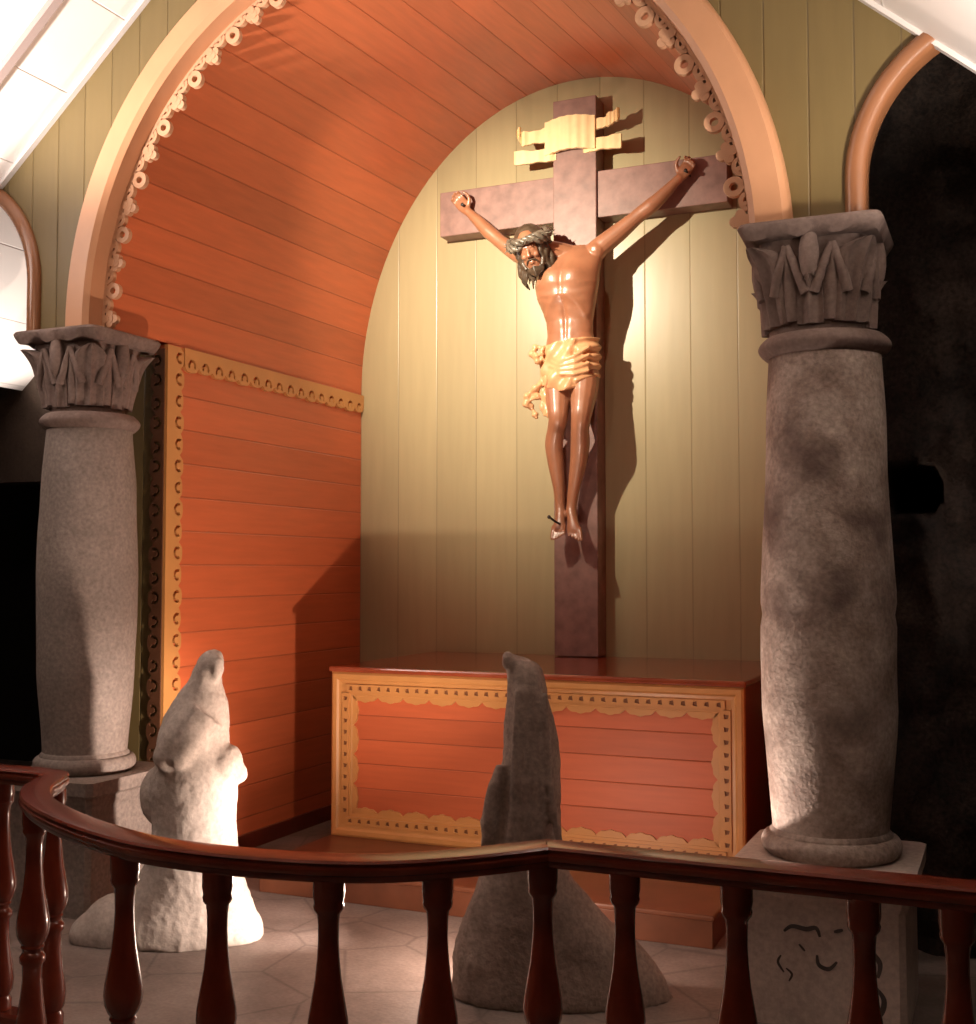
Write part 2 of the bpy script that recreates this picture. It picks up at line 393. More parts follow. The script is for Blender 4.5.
for nm, (p, q), sgn in (('trim_1', ((0, 76), (48, 0)), -1),):
    A, B = onRoof(*p, sgn), onRoof(*q, sgn); ym = (A.y + B.y) / 2
    m = MB(); nrm = Vector((-sgn * -.87, 0, -1)).normalized()
    pa = Vector((-2.6, ym, roofZ(-2.6))); pb = Vector((-5.5, ym, roofZ(-5.5)))
    off = Vector((.66, 0, -.75)) * .03
    m.rings([[pp + Vector((0, -.022, 0)), pp + Vector((0, .022, 0)), pp + Vector((0, .022, 0)) + off, pp + Vector((0, -.022, 0)) + off] for pp in (pa, pb)])
    struct(nm, m, M_grey, 'grey strip standing in for a gap shadow across the white roof at upper left', 'trim')
# edge batten where the roof meets the front wall
m = MB()
for X0, X1 in ((-5.55, -2.47), (-2.47, .62)):
    m.rings([[Vector((X, YF - .03, roofZ(X) - .022)), Vector((X, YF + .0, roofZ(X) - .022)), Vector((X, YF, roofZ(X) + .02)), Vector((X, YF - .03, roofZ(X) + .02))] for X in (X0, X1)])
struct('trim_2', m, M_white, 'white edge batten between roof and green front wall', 'trim')

# nave side walls, rear wall
m = MB(); m.box((-5.72, -2.2, 0), (-5.6, 3.6, 2.8)); struct('wall_nave_left', m, M_brown, 'brown side wall of the nave, left')
m = MB(); m.box((.66, -2.2, 0), (.78, 5.2, 2.8)); struct('wall_nave_right', m, M_brown, 'brown side wall of the nave, right')
m = MB(); m.box((-5.72, -2.3, 0), (.78, -2.2, 5.5)); struct('wall_rear', m, M_brown, 'brown rear wall of the nave')
# left aisle: brown wall with a dark opening below its lintel
m = MB(); m.box((-7.0, 5.62, 2.12), (-4.12, 5.8, 3.6)); struct('wall_aisle_left', m, M_brown, 'brown wall above the dark passage behind the left column')
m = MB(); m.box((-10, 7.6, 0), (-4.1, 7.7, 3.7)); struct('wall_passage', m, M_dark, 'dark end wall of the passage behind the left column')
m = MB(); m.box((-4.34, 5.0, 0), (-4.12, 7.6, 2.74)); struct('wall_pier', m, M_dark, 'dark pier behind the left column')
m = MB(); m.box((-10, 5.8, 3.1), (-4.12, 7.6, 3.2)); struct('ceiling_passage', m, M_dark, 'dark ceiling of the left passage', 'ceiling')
# right: dark rock wall with a hole
HC = onY(914, 489, 5.35)
m = MB(); nx, nz = 70, 110; x0, x1, z0, z1 = -.72, .66, 0, 3.9
grid = []
for i in range(nx + 1):
    for k in range(nz + 1):
        x = x0 + (x1 - x0) * i / nx; z = z0 + (z1 - z0) * k / nz
        p = Vector((x, 5.35, z)); d = noise.fractal(p * 2.2, .9, 2.1, 5) * .10 + noise.fractal(p * 9, 1, 2, 3) * .018
        ex = max(abs((x - HC.x) / .115), abs((z - HC.z) / .105)) * .5 + .5 * math.hypot((x - HC.x) / .115, (z - HC.z) / .105)
        y = 5.35 + d
        if ex < 1.0: y += .5 * min(1, (1 - ex) * 6)
        elif ex < 1.35: y -= .02 * (1.35 - ex) / .35
        grid.append((x, y, z))
m.add(grid, [(i * (nz + 1) + k, (i + 1) * (nz + 1) + k, (i + 1) * (nz + 1) + k + 1, i * (nz + 1) + k + 1) for i in range(nx) for k in range(nz)])
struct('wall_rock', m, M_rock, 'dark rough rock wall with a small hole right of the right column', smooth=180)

# great archivolt
T0L, T0R = -.01, math.pi - .045
m = MB(); rings = []; NN = 110
for i in range(NN + 1):
    t = -.02 + (math.pi + .02 - .035 + .02) * i / NN
    t = min(max(t, -.02), math.pi - .045)
    prof = [(1.575, 1.615, 4.565), (1.575, 1.615, 4.425), (1.60, 1.64, 4.405), (1.70, 1.74, 4.405), (1.715, 1.755, 4.42), (1.725, 1.765, 4.455), (1.725, 1.765, 4.505), (1.68, 1.72, 4.56)]
    rings.append([Vector((arch(a, b, t)[0], y, arch(a, b, t)[1])) for a, b, y in prof])
m.rings(rings)
struct('trim_3', m, M_peach, 'wide peach painted moulding around the great arch', 'trim', smooth=30)
# fretwork lace hanging inside the archivolt: alternating rings and trefoils
def arcmap(a, b):
    pts = []; s = 0; pr = None; N = 900
    for i in range(N + 1):
        t = -.02 + (math.pi) * i / N; p = Vector(arch(a, b, t))
        if pr is not None: s += (p - pr).length
        pr = p; pts.append((s, t))
    return pts, s
tab, LT = arcmap(1.575, 1.615)
def arc_at(s):
    s = max(0, min(LT, s)); lo, hi = 0, len(tab) - 1
    while hi - lo > 1:
        md = (lo + hi) // 2
        if tab[md][0] <= s: lo = md
        else: hi = md
    f = (s - tab[lo][0]) / max(1e-9, tab[hi][0] - tab[lo][0]); t = tab[lo][1] + f * (tab[hi][1] - tab[lo][1])
    p = Vector(arch(1.575, 1.615, t)); e = 1e-3
    tg = (Vector(arch(1.575, 1.615, t + e)) - Vector(arch(1.575, 1.615, t - e))).normalized()
    return p, tg, Vector((tg.y, -tg.x))
def lmap(y):
    def f(q):
        p, tg, nn = arc_at(q[0]); r = p + nn * q[1]; return Vector((r.x, y, r.y))
    return f
f0, f1 = lmap(4.515), lmap(4.54)
m = MB(); P = .1415; K = int(LT / P)
m.ribbon([(LT * i / 240, .006) for i in range(241)], .022, f0, f1)
for k in range(K + 1):
    s = .07 + k * P
    if s > LT - .02: break
    if k % 2 == 1:
        m.annulus(Vector((s, .054)), .017, .041, f0, f1, 18)
    else:
        for q, (dx, dz, r) in enumerate(((0, .070, .022), (-.024, .046, .020), (.024, .046, .020), (0, .046, .022), (0, .024, .020))):
            m.disc(Vector((s + dx, dz)), r, lmap(4.515 - .0012 * q), lmap(4.54 + .0012 * q), 14)
    if s + P < LT:
        c = s + P / 2                               # small hook between the two motifs
        m.ribbon([(c + .030 * math.cos(a), .014 + .024 * math.sin(a)) for a in [math.pi * q / 8 for q in range(9)]], .018, f0, f1)
        m.disc(Vector((c + .008, .022)), .010, lmap(4.513), lmap(4.542), 8)
struct('trim_4', m, M_lace, 'peach fretwork of rings and trefoils edging the great arch', 'trim')

# small side arches: rounded mouldings
def side_arch(name, sgn, zb, label):
    xs0 = -4.40 if sgn < 0 else -.52
    pts = [(0, zb - .01), (0, 2.9)]
    for q in range(0, 26):
        a = q / 25 * math.pi / 2 * 1.1; pts.append((.6 - .6 * math.cos(a), 3.0 + .6 * math.sin(a)))
    rings = []
    for i, (d, z) in enumerate(pts):
        X = xs0 + sgn * d
        if z - .1 > roofZ(X) + .03 and i > 3: break
        a = Vector(pts[max(i - 1, 0)]); b = Vector(pts[min(i + 1, len(pts) - 1)]); t = (b - a).normalized(); nn = Vector((t.y, -t.x))
        ring = []
        for u, y in ((-.012, 4.50), (-.012, 4.485), (.0, 4.47), (.020, 4.46), (.042, 4.463), (.058, 4.475), (.064, 4.49), (.064, 4.57), (-.0, 4.57)):
            p = Vector((d, z)) + nn * u; ring.append(Vector((xs0 + sgn * p.x, y, p.y)))
        rings.append(ring)
    m = MB(); m.rings(rings)
    struct(name, m, M_rust, label, 'trim', smooth=50)
side_arch('trim_5', -1, 2.72, 'rounded rust painted moulding of the small arch over the left column')
side_arch('trim_6', 1, 2.83, 'rounded rust painted moulding of the small arch over the right column')

# trim boards of the left reveal with a running scroll
def scroll_strip(name, origin, along, across, nrm, length, plain, label, material, pitch=.225, depth=.022, flip=1):
    o_, A, B, Nn = Vector(origin), Vector(along), Vector(across), Vector(nrm)
    g0 = lambda q: o_ + A * q[0] + B * q[1] + Nn * depth
    g1 = lambda q: o_ + A * q[0] + B * q[1]
    n = max(1, round(length / pitch)); pt = length / n
    outer = [Vector((0, 0)), Vector((length, 0))]; holes = []
    edge = []
    for k in range(n):
        s = pt * k
        for u in range(10):
            x = u / 10
            yy = plain + (.074 if x < .5 else .068) - .024 * (1 - abs(math.sin(2 * math.pi * x))) ** 2
            edge.append(Vector((s + pt * x, yy)))
        for c, r0, flp in ((s + pt * .27, .030, 1), (s + pt * .74, .027, -1)):
            cl = []                                             # hook shaped cut-out
            for q in range(9): 
                a = R(150) + R(245) * q / 8; cl.append((a, r0 * (1 - .28 * q / 8)))
            ou = [Vector((c + flip * flp * (r + .0085) * math.cos(a), plain + .037 + (r + .0085) * math.sin(a))) for a, r in cl]
            inn = [Vector((c + flip * flp * (r - .0085) * math.cos(a), plain + .037 + (r - .0085) * math.sin(a))) for a, r in reversed(cl)]
            holes.append(ou + inn)
    edge.append(Vector((length, plain + .04)))
    outer += edge[::-1]
    m = fret(name, outer, holes, g0, g1)
    return struct(name, m, material, label, 'trim')
scroll_strip('trim_7', (XL, 4.955, 0.02), (0, 0, 1), (0, 1, 0), (1, 0, 0), 2.72, .062, 'vertical ochre scrollwork board on the left reveal', M_ochre)
scroll_strip('trim_8', (XL, 5.095, 2.745), (0, 1, 0), (0, 0, -1), (1, 0, 0), YB - 5.095 - .002, .050, 'horizontal ochre scrollwork board across the left reveal', M_ochre)
scroll_strip('trim_9', (XL + .005, 4.96, 0.02), (0, 0, 1), (-1, 0, 0), (0, -1, 0), 2.7, .012, 'scrollwork edge beside the left column, coloured dark brown for shade', M_edge, depth=.012, flip=-1)
# dark strip along the foot of the reveal
m = MB(); m.box((XL, 5.15, 0), (XL + .02, YB, .09)); struct('foot_strip_left', m, M_alt_side, 'dark strip along the foot of the left reveal', 'foot_strip')

# ------------------------------------------------------------------ stone columns
def superring(c, z, hw, e, n=64, rot=0):
    out = []
    for j in range(n):
        a = 2 * math.pi * j / n + rot; ca, sa = math.cos(a), math.sin(a)
        k = (abs(ca) ** e + abs(sa) ** e) ** (-1 / e)
        out.append(Vector((c[0] + hw * k * ca, c[1] + hw * k * sa, z)))
    return out
def column(cx, cy, ztop, zneck, zbase, prof, mshaft, label, cap_hw, joint=None, carve=False, capdx=0):
    t = thing('stone_column', label, 'column', (cx, cy, 0), None)
    c = (cx, cy)
    # shaft
    m = MB(); rr = []
    nz = 40
    for i in range(nz + 1):
        f = i / nz; z = zbase + .085 + (zneck - .03 - zbase - .085) * f
        for q in range(len(prof) - 1):
            if prof[q][0] <= f <= prof[q + 1][0]:
                u = (f - prof[q][0]) / (prof[q + 1][0] - prof[q][0]); u = u * u * (3 - 2 * u) * .4 + u * .6
                r = prof[q][1] + (prof[q + 1][1] - prof[q][1]) * u; break
        if joint and abs(f - joint) < .008: r -= .007
        rr.append([Vector((cx + r * math.cos(2 * math.pi * j / 64), cy + r * math.sin(2 * math.pi * j / 64), z)) for j in range(64)])
    for ring in rr:
        for p in ring:
            d = noise.noise(p * 3.5) * .006; v = Vector((p.x - cx, p.y - cy, 0)).normalized(); p += v * d
    m.rings(rr); obj('shaft', m, mshaft, t, smooth=60)
    # base torus
    m = MB(); rb = prof[0][1] + .012
    pr = [(rb - .02, zbase - .002)] + [(rb + .03 * math.sin(math.pi * k / 12), zbase + .075 * (1 - math.cos(math.pi * k / 12)) / 2 * 1.0) for k in range(13)] + [(prof[0][1] + .012, zbase + .08), (prof[0][1], zbase + .095)]
    m.lathe(pr, (cx, cy, 0), 64); obj('base', m, mshaft, t, smooth=50)
    # necking ring
    m = MB(); rn = prof[-1][1]
    pr = [(rn - .02, zneck - .036)] + [(rn + .008 + .028 * math.sin(math.pi * k / 12), zneck - .035 + .075 * k / 12) for k in range(13)] + [(rn - .02, zneck + .042)]
    m.lathe(pr, (cx, cy, 0), 64); obj('necking', m, M_cap, t, smooth=60)
    # capital: bell + abacus + leaves
    cx0 = cx; cx = cx + capdx; c = (cx, cy)
    z0, z1 = zneck + .036, ztop; H = z1 - z0; ab = .055
    def hwf(f): return rn - .005 + (cap_hw - .035 - rn + .005) * (f ** .95)
    def ef(f): return 2 + 5 * f ** 2
    m = MB()
    rings = [superring(c, z0 + (H - ab) * i / 18, hwf(i / 18) - .022, ef(i / 18)) for i in range(19)]
    m.rings(rings)
    def surf(th, f, out=0):
        e = ef(f); ca, sa = math.cos(th), math.sin(th); k = (abs(ca) ** e + abs(sa) ** e) ** (-1 / e)
        r = (hwf(f) - .022) * k + out; return Vector((cx + r * ca, cy + r * sa, z0 + (H - ab) * f))
    def leaf(th, f0, f1, wid, out, tip, ribs=3, pointed=.8):
        nU, nV = 18, 14; top = []; 
        for v in range(nV + 1):
            g = v / nV; f = f0 + (f1 - f0) * g
            w_ = wid * (1 - .12 * g) * (1 - max(0, (g - pointed) / (1 - pointed + 1e-6)) ** 1.6 * .8) / max(.14, hwf(f) * 1.1)
            row = []
            for u in range(nU + 1):
                q = 2 * u / nU - 1
                rid = .010 * math.cos(q * math.pi * ribs) + .016 * (1 - q * q)
                cur = tip * max(0, (g - .62) / .38) ** 2
                edge = -.016 if u in (0, nU) else 0
                row.append(surf(th + q * w_, f, out + rid + cur + edge))
            top.append(row)
        back = []
        for v in range(nV + 1):
            g = v / nV; f = f0 + (f1 - f0) * g
            w_ = wid * (1 - .12 * g) * (1 - max(0, (g - pointed) / (1 - pointed + 1e-6)) ** 1.6 * .8) / max(.14, hwf(f) * 1.1)
            cur = tip * max(0, (g - .62) / .38) ** 2
            back.append([surf(th + (2 * u / nU - 1) * w_, f, out - .028 + cur * .6) for u in range(nU + 1)])
        base = []
        nvv = (nU + 1)
        vs = [p for r_ in top for p in r_] + [p for r_ in back for p in r_]; nb = nvv * (nV + 1); fs = []
        for v in range(nV):
            for u in range(nU):
                a = v * nvv + u; fs.append((a, a + 1, a + nvv + 1, a + nvv)); fs.append((nb + a, nb + a + nvv, nb + a + nvv + 1, nb + a + 1))
        for v in range(nV):
            for u in (0, nU):
                a = v * nvv + u; fs.append((a, a + nvv, nb + a + nvv, nb + a))
        for v in (0, nV):
            for u in range(nU):
                a = v * nvv + u; fs.append((a, a + 1, nb + a + 1, nb + a))
        m.add(vs, fs)
    def rib(th0, fa, th1, fb, wd=.017):
        pts = [surf(th0 + (th1 - th0) * k / 10, fa + (fb - fa) * k / 10, .018) for k in range(11)]
        m.tube(pts, [wd * (.75 + .35 * k / 10) for k in range(11)], 8)
    for k in range(4):
        thc = math.pi / 4 + k * math.pi / 2; thf = k * math.pi / 2
        leaf(thc, .10, .92, .095, .006, .040, 3, .86)           # corner leaf, tip curling out
        leaf(thf, .08, .58, .060, .006, .030, 2, .70)           # lower leaf in the middle of each face
        for s in (-1, 1):
            leaf(thf + s * .37, .12, .78, .060, -.004, .012, 1, .55)
            rib(thf + s * .37, .90, thf + s * .06, .40, .019)       # pointed arches over the leaves
            rib(thf + s * .37, .90, thf + s * .62, .40, .019)
        m.ball(surf(thf, .80, .020), (.036, .036, .105), 14)        # bud under the abacus
    # abacus with a wavy lower edge
    n = 96; rings = []
    for z, hw, wav in ((ztop - ab - .004, cap_hw - .05, 0), (ztop - ab + .002, cap_hw - .012, .010), (ztop - .030, cap_hw, .004), (ztop - .012, cap_hw + .006, 0), (ztop, cap_hw, 0)):
        rg = superring(c, z, hw, 14, n)
        for j, p in enumerate(rg): p.z += wav * math.sin(j * 2 * math.pi / 8)
        rings.append(rg)
    m.rings(rings); obj('capital', m, M_cap, t, smooth=45)
    # pedestal
    cx = cx0; c = (cx, cy); hp = .275
    m = MB()
    m.rings([superring(c, z, hw, 40, 80, math.pi / 80) for z, hw in ((0, hp), (.10, hp), (.12, hp), (zbase - .125, hp), (zbase - .115, hp + .006), (zbase - .10, hp + .012), (zbase - .075, hp + .012), (zbase - .06, hp + .032), (zbase, hp + .036))])
    pd = obj('pedestal', m, M_ped if carve else M_colL, t, smooth=35)
    if carve:
        m = MB()
        yf = cy - hp
        def st(pix, wd=.016):
            q = [onY(x, y, yf) for x, y in pix]; q = [Vector((p.x, p.z)) for p in q]; q = catmull([(a.x, a.y, 0) for a in q], 5)
            n_ = len(q)
            m.ribbon([(p.x, p.y) for p in q], [wd * (.45 + .55 * math.sin(math.pi * (i + .6) / (n_ + .2))) for i in range(n_)], lambda a: Vector((a[0], yf - .0015, a[1])), lambda a: Vector((a[0], yf + .004, a[1])))
        st([(784, 931), (792, 926), (806, 929), (816, 928), (820, 937)])
        st([(781, 955), (778, 962), (784, 972)], .009)
        st([(817, 955), (819, 965), (829, 969), (837, 962)], .014)
        st([(834, 932), (843, 930)], .012)
        st([(866, 938), (872, 952), (880, 964), (878, 978)], .018)
        st([(876, 988), (884, 1000), (881, 1014), (870, 1022)], .018)
        st([(786, 968), (792, 974), (789, 981)], .008)
        st([(799, 944), (805, 951)], .008)
        g = obj('carving', m, M_groove, pd, label='dark incised carving'); g['base'] = t['base']
    return t
column(-4.108, 4.55, 2.715, 2.285, .615, [(0, .196), (.25, .226), (.55, .236), (.8, .222), (1, .200)], M_colL,
       'left grey stone column with carved leaf capital beside the orange reveal', .25, capdx=-.018)
column(-.622, 4.55, 2.83, 2.395, .545, [(0, .206), (.25, .240), (.5, .242), (.75, .220), (1, .204)], M_colR,
       'right mottled stone column with carved leaf capital beside the dark rock wall', .25, joint=.455, carve=True, capdx=-.02)

# ------------------------------------------------------------------ altar
AX0, AX1, AY, AZ0, AZ1 = -3.41, -1.165, 5.67, .14, 1.051
t = thing('altar_step', 'low brown wooden step under the orange altar', 'step', ((AX0 + AX1) / 2, 5.0, 0))
m = MB(); m.box((AX0, 5.0, 0), (AX1, 6.98, .115)); obj('step_body', m, M_step, t, bevel=.004)
m = MB(); m.box((AX0 - .01, 4.985, .115), (AX1 + .01, 6.98, .14)); obj('tread', m, M_step, t, bevel=.008)
t = thing('altar', 'orange boarded altar chest with ochre scalloped frame below the crucifix', 'altar', ((AX0 + AX1) / 2, AY, AZ0))
m = MB(); m.box((AX0 + .01, AY + .045, AZ0), (AX1 - .01, 6.97, AZ1 - .03)); obj('body', m, M_alt_side, t, bevel=.004)
m = MB(); m.box((AX0 + .06, AY + .028, AZ0 + .05), (AX1 - .06, AY + .046, AZ1 - .06)); obj('front_panel', m, M_altar, t)
m = MB(); m.box((AX0 - .012, AY - .012, AZ1 - .03), (AX1 + .012, 6.985, AZ1)); obj('top', m, M_alt_top, t, bevel=.01)
# frame: four mitred moulded rails
fwd = .125
m = MB()
def frame_ring(d, y): return [Vector((AX0 + d, y, AZ0 + d)), Vector((AX1 - d, y, AZ0 + d)), Vector((AX1 - d, y, AZ1 - .031 - d)), Vector((AX0 + d, y, AZ1 - .031 - d))]
prof = [(0, AY + .046), (0, AY + .008), (.012, AY), (.034, AY), (.044, AY + .010), (.062, AY + .014), (fwd - .004, AY + .014), (fwd, AY + .018), (fwd, AY + .03)]
for k in range(4):
    rings = []
    for kk in (k, (k + 1) % 4): rings.append([frame_ring(d, y)[kk] for d, y in prof])
    m.rings(rings)
fr = obj('frame', m, M_ochre, t)
# scalloped inner fringe + dotted band
m = MB(); y0, y1 = AY + .016, AY + .03
def fringe(p, d, q, L):
    n = int(L / .145); pt = L / n
    g0 = lambda a: Vector(p) + Vector(d) * a[0] + Vector(q) * a[1]
    for i in range(n):
        s = pt * (i + .5)
        pts = [Vector((s - pt / 2, -.01))] + [Vector((s + pt * (u / 12 - .5), .004 + .026 * abs(math.sin(math.pi * u / 12)) ** .7 + .006 * math.sin(3 * math.pi * u / 12) ** 2)) for u in range(13)] + [Vector((s + pt / 2, -.01))]
        m.prism(pts, lambda a: g0(a) + Vector((0, y0, 0)), lambda a: g0(a) + Vector((0, y1, 0)))
W_, H_ = AX1 - AX0 - 2 * fwd, AZ1 - .031 - AZ0 - 2 * fwd
fringe((AX0 + fwd, 0, AZ1 - .031 - fwd), (1, 0, 0), (0, 0, -1), W_)
fringe((AX0 + fwd, 0, AZ0 + fwd), (1, 0, 0), (0, 0, 1), W_)
fringe((AX0 + fwd, 0, AZ0 + fwd), (0, 0, 1), (1, 0, 0), H_)
fringe((AX1 - fwd, 0, AZ0 + fwd), (0, 0, 1), (-1, 0, 0), H_)
g = obj('scalloped_fringe', m, M_ochre, fr)
M_dot = mat('brown_notches', (.20, .075, .028), .6)
def notch_holes(L, horizontal=True):
    n = int(L / .056); out = []
    for i in range(n):
        c = L * (i + .5) / n; out.append([Vector((c - .013, -.008)), Vector((c + .011, -.012)), Vector((c + .007, .013)), Vector((c - .010, .008))])
    return out
m = MB(); mk = MB()
for p, d, q, L in (((AX0 + .09, 0, AZ1 - .031 - .085), (1, 0, 0), (0, 0, 1), AX1 - AX0 - .18), ((AX0 + .09, 0, AZ0 + .085), (1, 0, 0), (0, 0, 1), AX1 - AX0 - .18),
                   ((AX0 + .085, 0, AZ0 + .11), (0, 0, 1), (1, 0, 0), AZ1 - AZ0 - .25), ((AX1 - .085, 0, AZ0 + .11), (0, 0, 1), (1, 0, 0), AZ1 - AZ0 - .25)):
    P_, D_, Q_ = Vector(p), Vector(d), Vector(q)
    g = lambda y: (lambda a: P_ + D_ * a[0] + Q_ * a[1] + Vector((0, y, 0)))
    f = fret('n', [Vector((0, -.021)), Vector((L, -.021)), Vector((L, .021)), Vector((0, .021))], notch_holes(L), g(AY + .005), g(AY + .0145))
    m.add(f.v, f.f)
    mk.prism([Vector((0, -.018)), Vector((L, -.018)), Vector((L, .018)), Vector((0, .018))], g(AY + .0125), g(AY + .016))
obj('notch_band', m, M_ochre, fr)
obj('notch_backing', mk, M_dot, fr, label='dark brown strip showing through the notches')

# ------------------------------------------------------------------ crucifix
t = thing('crucifix', 'dark timber crucifix with varnished carved figure on the green back wall', 'crucifix', (-2.37, 6.97, 1.06))
ux0, ux1, uf = onY(553, 150, 6.84).x, onY(596, 150, 6.84).x, 6.84
m = MB(); m.box((ux0, uf, 1.055), (ux1, 6.998, onY(575, 98, uf).z)); obj('upright', m, M_cross, t, bevel=.005)
bx0, bx1 = onY(440, 193, 6.86).x, onY(727, 155, 6.86).x
m = MB(); zt, zb = onY(440, 193, 6.86).z, onY(440, 237, 6.86).z
m.box((bx0, 6.86, zb), (ux0, 6.998, zt)); m.box((ux1, 6.86, zb), (bx1, 6.998, zt)); obj('crossbeam', m, M_cross, t, bevel=.005)
# title scroll: bowed plate with two ribbon tails each side
m = MB()
c0, c1 = onY(544, 122, 6.80), onY(594, 115, 6.80); zlo, zhi = onY(570, 151, 6.8).z, onY(570, 118, 6.8).z
n = 24; rings = []
for i in range(n + 1):
    f = i / n; X = c0.x + (c1.x - c0.x) * f; bow = .035 * math.sin(math.pi * f); rip = .004 * math.cos(f * math.pi * 12)
    dz = .012 * math.sin(math.pi * f)
    y = 6.815 - bow - rip
    rings.append([Vector((X, y, zlo + dz)), Vector((X, y, zhi + dz)), Vector((X, y + .022, zhi + dz)), Vector((X, y + .022, zlo + dz))])
m.rings(rings)
ti = obj('title_scroll', m, M_gold, t, smooth=40)
def tail(pix, hw, Y, name='ribbon_tail'):
    m = MB(); pts = catmull([onY(x, y, yy) for (x, y), yy in zip(pix, Y)], 6); rings = []; n = len(pts)
    for i, p in enumerate(pts):
        f = i / (n - 1); h = hw * (1 + .10 * math.sin(f * 9)); yy = p.y + .006 * math.sin(f * 22)
        rings.append([Vector((p.x, yy, p.z - h)), Vector((p.x, yy, p.z + h)), Vector((p.x, yy + .018, p.z + h)), Vector((p.x, yy + .018, p.z - h))])
    # swallow-tail end
    m.rings(rings); g = obj(name, m, M_gold, ti, smooth=40); return g
tail([(552, 133), (541, 136), (528, 138), (521, 139)], .042, (6.835, 6.83, 6.82, 6.81))
tail([(521, 141), (517, 134), (520, 130)], .022, (6.81, 6.80, 6.80))
tail([(556, 153), (545, 155), (530, 157), (514, 158)], .040, (6.835, 6.82, 6.81, 6.80))
tail([(583, 146), (594, 144), (608, 142), (621, 140)], .040, (6.835, 6.82, 6.81, 6.80))
tail([(592, 125), (603, 122), (610, 119), (619, 112)], .030, (6.835, 6.82, 6.81, 6.80))
tail([(606, 120), (614, 116), (618, 113)], .038, (6.81, 6.80, 6.795))

# --- the carved figure, one continuous surface
b = MB()
PXM = .0058
def W(px, py, Y=6.75): return onY(px, py, Y)
def sect(y, xl, xr, hd, Y):
    A, B = W(xl, y, Y), W(xr, y, Y); c = (A + B) / 2; hw = (B.x - A.x) / 2
    return [c + Vector((hw * math.cos(2 * math.pi * j / 28), hd * math.sin(2 * math.pi * j / 28) * (1 if math.sin(2 * math.pi * j / 28) < 0 else .8), 0)) for j in range(28)]
torso = [(247, 566, 590, .05, 6.765), (253, 549, 600, .075, 6.755), (262, 541, 602, .095, 6.74), (274, 537, 600, .118, 6.725), (286, 536, 599, .125, 6.715), (298, 538, 597, .120, 6.715), (310, 543, 595, .10, 6.725), (322, 547, 593, .088, 6.735), (335, 548, 593, .086, 6.74), (350, 546, 596, .098, 6.74), (364, 545, 598, .105, 6.735), (378, 548, 597, .09, 6.735), (388, 555, 590, .06, 6.735)]
def relief(u, y):
    """muscle relief of the front of the trunk: u runs -1..1 across, y down the trunk"""
    g = lambda x, c, w_: math.exp(-((x - c) / w_) ** 2)
    d = 0
    for sg in (-1, 1):
        d += .026 * g(u, .40 * sg, .36) * g(y, 279, 10)                   # breast muscles
        arc = 298 + 20 * min(1, abs(u) * 1.25) ** 1.6
        d += .010 * g(y, arc, 4.5) * (1 if u * sg > 0 else 0)             # lower edge of the rib cage
        for k in (0, 1, 2): d += .007 * g(u, .17 * sg, .13) * g(y, 313 + 12 * k, 5)
        for k in (0, 1, 2): d += .004 * g(u, .72 * sg, .25) * g(y, 292 + 8 * k - 6 * abs(u), 2.6)
    d -= .012 * g(u, 0, .10) * g(y, 284, 22) + .008 * g(u, 0, .07) * g(y, 325, 18)
    d -= .014 * g(y, 316, 13) * g(u, 0, .34)                             # hollow below the ribs
    return d
rows = []
for i in range(len(torso) - 1):
    for k in range(6): rows.append([torso[i][q] + (torso[i + 1][q] - torso[i][q]) * k / 6 for q in range(5)])
rows.append(list(torso[-1]))
rg = []
for y, xl, xr, hd, Y in rows:
    A, B = W(xl, y, Y), W(xr, y, Y); c = (A + B) / 2; hw = (B.x - A.x) / 2; ring = []
    for j in range(56):
        a = 2 * math.pi * j / 56; ca, sa = math.cos(a), math.sin(a)
        fr_ = hd * sa * (1 if sa < 0 else .8)
        if sa < 0: fr_ -= relief(ca, y) * min(1, -sa * 2)
        ring.append(c + Vector((hw * ca, fr_, 0)))
    rg.append(ring)
b.rings(rg)
def limb(pts):
    """(px, py, Y, r) chain"""
    b.tube(catmull([W(x, y, Y) for x, y, Y, r in pts], 5), [q for q in _interp([r for *_, r in pts], 5)], 14)
    for x, y, Y, r in (pts[0], pts[-1]): b.ball(W(x, y, Y), r * .98, 12)
def _interp(v, n):
    out = []
    for i in range(len(v) - 1): out += [v[i] + (v[i + 1] - v[i]) * k / n for k in range(n)]
    return out + [v[-1]]
# deltoids
b.ball(W(597, 251, 6.745), (.062, .066, .06), 14); b.ball(W(543, 262, 6.745), (.058, .066, .06), 14)
# legs
limb([(559, 374, 6.735, .090), (558, 392, 6.70, .084), (558, 410, 6.655, .066), (558, 419, 6.645, .058), (556, 430, 6.675, .053), (554, 445, 6.71, .056), (556, 465, 6.735, .049), (559, 488, 6.755, .036), (560, 505, 6.76, .031), (561, 514, 6.755, .033)])
limb([(585, 374, 6.735, .092), (584, 392, 6.695, .084), (582, 409, 6.64, .067), (581, 418, 6.63, .060), (580, 430, 6.655, .055), (580, 446, 6.70, .058), (578, 465, 6.725, .051), (574, 488, 6.74, .037), (572, 503, 6.745, .032), (571, 513, 6.74, .034)])
b.ball(W(558, 415, 6.63), (.044, .045, .052), 14); b.ball(W(581.5, 414, 6.615), (.044, .045, .052), 14)
